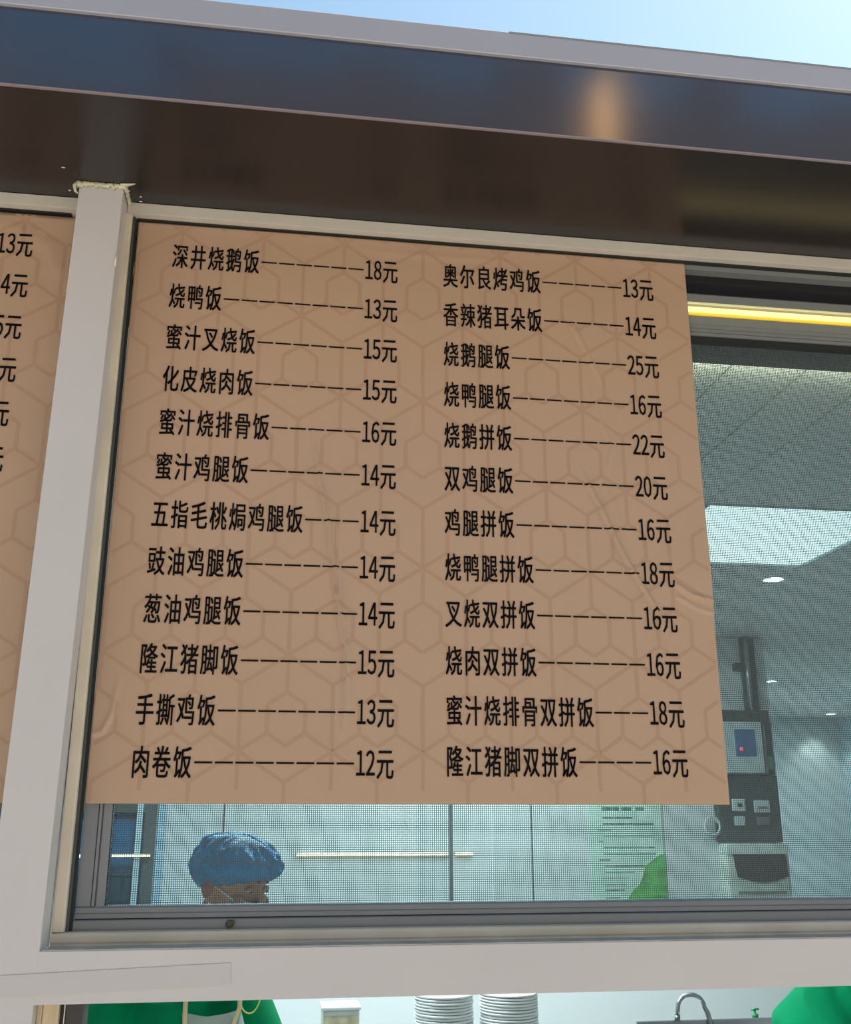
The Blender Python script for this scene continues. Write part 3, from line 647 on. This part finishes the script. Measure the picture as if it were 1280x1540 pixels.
for (X, lb, z0, h_) in ((0.580, 'cloudy plastic food tub on the worktop left of the plate stacks', -0.82, .095), (0.582, 'cloudy plastic food tub on top of another, left of the plates', -0.715, .095)):
    t = empty('food_tub', (X, 1.86, z0), lb, 'tub')
    MB().box(X-.062, X+.062, 1.80, 1.92, z0, z0+h_-.012).build('container', mat('cloudy_plastic', (.68, .74, .70), .3), t, bevel=.01)
    MB().box(X-.056, X+.056, 1.7985, 1.801, z0+.02, z0+h_-.028).build('contents', mat('pale_yellow_food', (.62, .58, .40), .6, noise=(30, .3)), t)
    MB().box(X-.066, X+.066, 1.796, 1.924, z0+h_-.012, z0+h_).build('lid', mat('clear_lid', (.74, .82, .82), .2), t, bevel=.004)

# sink, tap, soap
sk = empty('sink', (2.1, 2.16, GROUND), 'stainless steel sink with raised back edge at right of the kitchen', 'sink')
mb = MB(); mb.box(1.80, 2.405, 2.38, 2.395, -0.93, -0.792); mb.build('splash_edge', STEEL, sk, bevel=.003)
mb = MB(); mb.box(1.80, 1.815, 1.95, 2.38, -1.05, -0.86); mb.box(2.39, 2.405, 1.95, 2.38, -1.05, -.86); mb.box(1.80, 2.405, 1.935, 1.95, -1.05, -.86); mb.box(1.815, 2.39, 1.95, 2.38, -1.05, -1.04)
mb.build('basin', STEEL, sk)
for X in (1.83, 2.375):
    for Y in (1.97, 2.36): MB().tube([(X, Y, GROUND), (X, Y, -1.05)], .018, 8).build('leg', STEEL, sk)
tp = empty('faucet', (2.10, 2.385, -0.93), 'curved chrome gooseneck faucet standing over the steel sink', 'faucet')
cpts = [(2.128, 2.372, -0.93), (2.108, 2.372, -0.82), (2.095, 2.372, -0.765)]
for k in range(0, 11):
    a = math.pi*k/10; cpts.append((2.0275+0.056*math.cos(a), 2.372, -0.745+0.048*math.sin(a)))
cpts += [(1.968, 2.372, -0.775)]
MB().tube(cpts, [.0105]*3+[.0092]*11+[.0092], 12).build('spout', STEEL, tp)
MB().tube([(1.968, 2.372, -.772), (1.966, 2.372, -.792)], .0115, 12).build('aerator', mat('dark_chrome', (.25, .27, .27), .3, metal=.8), tp)
bt = empty('soap_bottle', (2.328, 2.44, -0.93), 'green pump soap bottle beside the faucet', 'bottle')
SG = mat('green_soap', (.16, .46, .05), .25)
MB().box(2.28, 2.38, 2.397, 2.49, -0.932, -0.915).build('tray', STEEL, bt)
MB().lathe([(.03, 0), (.032, .01), (.032, .085), (.026, .10), (.012, .11), (.012, .118)], (2.328, 2.44, -.915), 20).build('bottle_body', SG, bt)
PG = mat('dark_green_pump', (.02, .30, .12), .4)
MB().lathe([(.013, 0), (.013, .012), (.005, .015), (.005, .026)], (2.328, 2.44, -.798), 14).tube([(2.345, 2.44, -.768), (2.328, 2.44, -.767), (2.313, 2.44, -.771)], [(.004, .004), (.008, .005), (.004, .003)], 8).build('pump', PG, bt)

# wood strips framing the serving hatch below the beam
hj = empty('hatch_frame', (-0.01, 0.0, -0.82), 'pale wood-grain frame strips at the left side of the serving hatch', 'frame')
MB().box(-0.0352, -0.0275, -0.055, 0.02, -0.83, -0.3118).build('strip', WOOD, hj, bevel=.001)
MB().box(-0.0268, -0.0015, -0.052, 0.02, -0.83, -0.3118).build('strip', WOOD, hj, bevel=.001)
MB().box(-0.0012, 0.0035, -0.040, 0.02, -0.83, -0.3118).build('seal', RUBBER, hj)
MB().box(0.0045, 0.006, -0.040, 0.02, -0.83, -0.3118).build('bright_edge', mat('bright_edge', (.75, .75, .75), .4), hj)
MB().box(0.007, 0.034, -0.036, 0.02, -0.83, -0.3118).build('dark_stile', mat('charcoal_stile', (.045, .045, .05), .5), hj)

# ------------------------------------------------------------------ people
def remesh(mb, name, m_, parent, voxel=.007, smooth=3):
    me = mb.mesh(name); o = bpy.data.objects.new('tmp', me); COL.objects.link(o)
    r = o.modifiers.new('r', 'REMESH'); r.mode = 'VOXEL'; r.voxel_size = voxel; r.use_smooth_shade = True
    s = o.modifiers.new('s', 'SMOOTH'); s.factor = .5; s.iterations = smooth
    bpy.context.view_layer.update()
    me2 = bpy.data.meshes.new_from_object(o.evaluated_get(bpy.context.evaluated_depsgraph_get()))
    bpy.data.objects.remove(o)
    for p in me2.polygons: p.use_smooth = True
    pw = parent.location; me2.transform(Matrix.Translation(-pw)); me2.materials.clear(); me2.name = name
    return link(name, me2, m_, parent)
def person(base, neck, head, yaw, pitch, sw, label, hands, lean, apron=True):
    """base pelvis floor point; neck = base of neck; head centre; yaw of the face (0 = to the viewer, + = to the right)"""
    t = empty('person', (base[0], base[1], GROUND), label, 'person')
    N_ = Vector(neck); H = Vector(head); pel = Vector((base[0], base[1], GROUND+0.92)); che = pel.lerp(N_, .66)+Vector((0, -.01, 0))
    b = MB()
    wst = pel.lerp(N_, .35)
    b.tube([pel+Vector((0, 0, -.10)), pel, wst, che, N_+Vector((0, 0, -.045)), N_+Vector((0, 0, .0))],
           [(.155, .105), (.165, .115), (.135, .10), (.165, .115), (.13, .08), (.06, .055)], 20)
    nb_ = N_-Vector((0, 0, .03)); b.tube([nb_, N_.lerp(H, .35), H+Vector((0, .01, -.04))], [(.062, .06), (.053, .055), (.05, .055)], 16)
    A = Matrix.Rotation(yaw, 3, 'Z') @ Matrix.Rotation(pitch, 3, 'X')
    def hp(x, y, z): return H + A @ Vector((x, y, z))
    b.ell(hp(0, .012, .018), (.074, .092, .092), A); b.ell(hp(0, -.012, -.045), (.058, .072, .068), A); b.ell(hp(0, -.050, -.082), (.032, .034, .026), A)
    b.ell(hp(0, -.079, .030), (.040, .014, .013), A)
    b.tube([hp(0, -.084, .010), hp(0, -.098, -.012), hp(0, -.112, -.032), hp(0, -.095, -.040)], [.008, .011, .015, .012], 10)
    b.ell(hp(0, -.086, -.060), (.024, .012, .006), A); b.ell(hp(0, -.085, -.068), (.021, .012, .006), A)
    for s_ in (-1, 1):
        b.ell(hp(.044*s_, -.066, -.028), (.020, .018, .020), A)
        b.ell(hp(.079*s_, .010, -.006), (.012, .021, .034), A @ Matrix.Rotation(R(-12), 3, 'X')); b.ell(hp(.082*s_, .004, -.032), (.007, .010, .012), A)
    arms = []
    for s_, hd in zip((-1, 1), hands):
        sh = N_+Vector((s_*sw, .0, -.055)); hd = Vector(hd); mid = sh.lerp(hd, .52)+Vector((s_*.07, .03, -.07))
        b.tube([N_+Vector((s_*.03, 0, -.03)), sh, sh.lerp(mid, .5), mid, mid.lerp(hd, .4), hd], [.05, .052, .045, .038, .036, .025], 14)
        d = (hd-mid).normalized(); sd_ = d.cross(Vector((0, 0, 1))).normalized(); up = sd_.cross(d)
        b.tube([hd-d*.01, hd+d*.04, hd+d*.085], [(.026, .016), (.040, .015), (.036, .012)], 12)
        for q, L in enumerate((.066, .076, .070, .055)):
            r0 = hd+d*.078+sd_*(.028-.019*q)
            b.tube([r0, r0+d*L*.5-up*.008, r0+d*L*.8-up*.028, r0+d*L*.88-up*.042], [.0088, .0084, .0078, .006], 8)
        r0 = hd+d*.02+sd_*.03*(-s_)
        b.tube([r0, r0+d*.03+sd_*(-s_)*.022, r0+d*.062+sd_*(-s_)*.026-up*.012], [.012, .0105, .008], 8)
        arms.append((sh, mid, hd))
    for s_ in (-1, 1):
        hip = pel+Vector((s_*.085, 0, -.06)); kn = Vector((base[0]+s_*.10, base[1]-.02, GROUND+.48)); an = Vector((base[0]+s_*.10, base[1]+.02, GROUND+.09))
        b.tube([hip, hip.lerp(kn, .5), kn, kn.lerp(an, .35), an], [.088, .074, .056, .056, .038], 14)
        b.tube([an+Vector((0, .03, -.05)), an+Vector((0, -.06, -.055)), an+Vector((0, -.16, -.062))], [(.036, .036), (.042, .03), (.036, .02)], 12)
    body = remesh(b, 'body', SKIN, t, .0065)
    # shirt
    g = MB()
    g.tube([pel+Vector((0, 0, -.06)), pel, wst, che, N_+Vector((0, 0, -.05)), N_+Vector((0, 0, -.022))],
           [(.178, .128), (.182, .132), (.162, .125), (.188, .135), (.152, .098), (.075, .068)], 24)
    for sh, mid, hd in arms:
        g.tube([N_+(sh-N_)*.3, sh+(sh-N_).normalized()*.005, sh.lerp(mid, .5), mid.lerp(sh, .12)], [.064, .07, .067, .066], 16)
    remesh(g, 'shirt', GREEN, t, .009, 5)
    g = MB()
    for s_ in (-1, 1):
        hip = pel+Vector((s_*.085, 0, -.04)); kn = Vector((base[0]+s_*.10, base[1]-.02, GROUND+.48)); an = Vector((base[0]+s_*.10, base[1]+.02, GROUND+.09))
        g.tube([hip, hip.lerp(kn, .5), kn, an], [.11, .092, .076, .062], 14)
        g.ell(pel+Vector((0, 0, -.05)), (.175, .125, .10))
    remesh(g, 'trousers', TROUS, t, .012, 3)
    for s_ in (-1, 1):
        an = Vector((base[0]+s_*.10, base[1]+.02, GROUND+.09)); g = MB()
        g.tube([an+Vector((0, .045, -.045)), an+Vector((0, -.06, -.05)), an+Vector((0, -.17, -.058))], [(.044, .046), (.05, .038), (.042, .030)], 14)
        g.build('shoe', mat('white_shoe', (.6, .6, .6), .5), t)
    # face details
    for s_ in (-1, 1):
        MB().ell(hp(.030*s_, -.0765, .006), (.012, .009, .007), A, 14, 10).build('eye', mat('eye_white', (.5, .42, .38), .2), t)
        MB().ell(hp(.030*s_, -.0835, .005), (.005, .0025, .004), A, 10, 8).build('iris', mat('dark_iris', (.02, .012, .008), .1), t)
        MB().ell(hp(.030*s_, -.0775, .010), (.0130, .0095, .0070), A, 14, 10).build('eyelid', SKIN, t)
        MB().tube([hp(.013*s_, -.0925, .029), hp(.028*s_, -.0880, .034), hp(.043*s_, -.075, .030)], [(.003, .002), (.004, .0025), (.0015, .0015)], 8).build('eyebrow', HAIRM, t)
        MB().ell(hp(.085*s_, .010, -.004), (.009, .018, .030), A).build('ear', EARS, t)
        MB().tube([hp(.079*s_, .018, .016), hp(.088*s_, .018, -.004), hp(.083*s_, .003, -.026)], [.006, .005, .006], 8).build('ear_rim', EARS, t)
    # hair under the cap, showing at temples
    h = MB(); h.ell(hp(0, .020, .026), (.078, .088, .086), A); 
    hm = h.mesh('hair'); bm = bmesh.new(); bm.from_mesh(hm); Ai = A.inverted()
    dl = [v for v in bm.verts if (Ai @ (v.co-H)).y < -.05 and (Ai @ (v.co-H)).z < .055 or (Ai @ (v.co-H)).z < -.015 and (Ai @ (v.co-H)).y < .03]
    bmesh.ops.delete(bm, geom=dl, context='VERTS'); bm.to_mesh(hm); bm.free(); hm.transform(Matrix.Translation(-t.location)); link('hair', hm, HAIRM, t)
    # bouffant cap with gathers
    n_u, n_v = 96, 26; v = []; f = []
    for j in range(n_v+1):
        tt = j/n_v
        for k in range(n_u):
            a = 2*math.pi*k/n_u
            ph = tt*math.pi*.60
            r_ = math.sin(ph)**.8
            px_, py_, pz_ = (.110)*r_*math.cos(a), .120*r_*math.sin(a)+.008, .026+.096*math.cos(ph)
            if tt > .78:
                q = (tt-.78)/.22; sh_ = 1-q*q*.22; px_ *= sh_; py_ = (py_-.006)*sh_+.006; pz_ -= q*.006
            amp = .0035*min(1, tt*2.2)
            g_ = amp*(math.sin(a*17+3*math.sin(tt*5))+.7*math.sin(a*31+tt*9)) + .006*mnoise.noise((math.cos(a)*2.1, math.sin(a)*2.1, tt*4))
            cr = 1+g_/.1
            fr_ = .5-.5*math.sin(a)             # 1 at the face side
            pz_ += .036*fr_*tt*tt - .020*(1-fr_)*tt*tt
            v.append(H + A @ Vector((px_*cr, py_*cr, pz_+g_*.8)))
    for j in range(n_v):
        for k in range(n_u): f.append((j*n_u+k, (j+1)*n_u+k, (j+1)*n_u+(k+1) % n_u, j*n_u+(k+1) % n_u))
    c = MB(); c.add(v, f, True); cap = c.build('hair_net', NETM, t)
    so = cap.modifiers.new('t', 'SOLIDIFY'); so.thickness = .0015
    # mask with ear loops
    k_ = MB(); v = []
    for j in range(9):
        for i_ in range(13):
            u = -1+2*i_/12; z = -.018-.078*j/8
            y_ = -.104-.012*math.cos(u*1.5)+.045*abs(u)**1.8 - (.010 if abs(u) < .3 and j < 4 else 0) + .02*(j/8)**3
            v.append(hp(u*.058, y_, z))
    k_.add(v, [(j*13+i_, j*13+i_+1, (j+1)*13+i_+1, (j+1)*13+i_) for j in range(8) for i_ in range(12)], True)
    mk = k_.build('face_mask', MASKM, t); so = mk.modifiers.new('t', 'SOLIDIFY'); so.thickness = .0015
    for s_ in (-1, 1):
        MB().tube([hp(.057*s_, -.062, -.022), hp(.075*s_, -.02, -.004), hp(.084*s_, .022, .006), hp(.084*s_, .022, -.03), hp(.072*s_, -.02, -.055), hp(.057*s_, -.055, -.09)], .0022, 6).build('mask_strap', MASKM, mk).parent = mk
    for ch in mk.children: ch.location = (0, 0, 0)
    if apron:
        fx = N_.x
        for dx, x2 in ((.022, .026), (.150, .135)):
            MB().tube([N_+Vector((dx*.7+.02, .03, .01)), N_+Vector((dx, -.120, -.045)), N_+Vector((dx+.002, -.146, -.085)), N_+Vector((x2, -.158, -.13)), N_+Vector((x2, -.160, -.17))], [(.0058, .0025)]*5, 8).build('apron_strap', CREAMC, t)
        vv = []; nx_ = 12; 
        for j in range(12):
            for i_ in range(nx_+1):
                u = -1+2*i_/nx_; hw = .075+.07*min(1, j/4)
                z = N_.z-.100-.05*j + (.008*abs(u) if j == 0 else 0)
                vv.append((fx+.080+u*hw, N_.y-.158-.008*math.cos(u*1.2)+.055*u*u*(hw/.145)+.003*math.sin(u*9+j), z))
        ap = MB(); ap.add(vv, [(j*(nx_+1)+i_, j*(nx_+1)+i_+1, (j+1)*(nx_+1)+i_+1, (j+1)*(nx_+1)+i_) for j in range(11) for i_ in range(nx_)], True)
        a_ = ap.build('apron', CLEAR, t); so = a_.modifiers.new('t', 'SOLIDIFY'); so.thickness = .001
        MB().tube([(fx+.175-.026*math.cos(q*math.pi/14), N_.y-.10-.038*math.sin(q*math.pi/14), N_.z-.060-.040*math.sin(q*math.pi/14)) for q in range(15)], .0018, 6).build('cord', mat('yellow_cord', (.6, .55, .1), .5), t)
    return t
person((0.10, 1.02, 0), (0.118, 0.93, -0.372), (0.240, 0.87, -0.182), R(50), R(14), .138,
       'worker in green shirt and blue hair net looking down behind the screen', [(-0.02, 0.58, -0.74), (0.36, 0.56, -0.74)], 0)
person((2.06, 1.42, 0), (2.23, 1.34, -0.50), (2.46, 1.28, -0.42), R(60), R(35), .165,
       'worker in green shirt at the right edge, seen only below the beam', [(2.20, .95, -0.86), (2.55, 1.02, -0.80)], 0, apron=False)

# ------------------------------------------------------------------ raise everything so the ground is at zero
for o in list(S.objects):
    if o.parent is None: o.location.z += LIFT
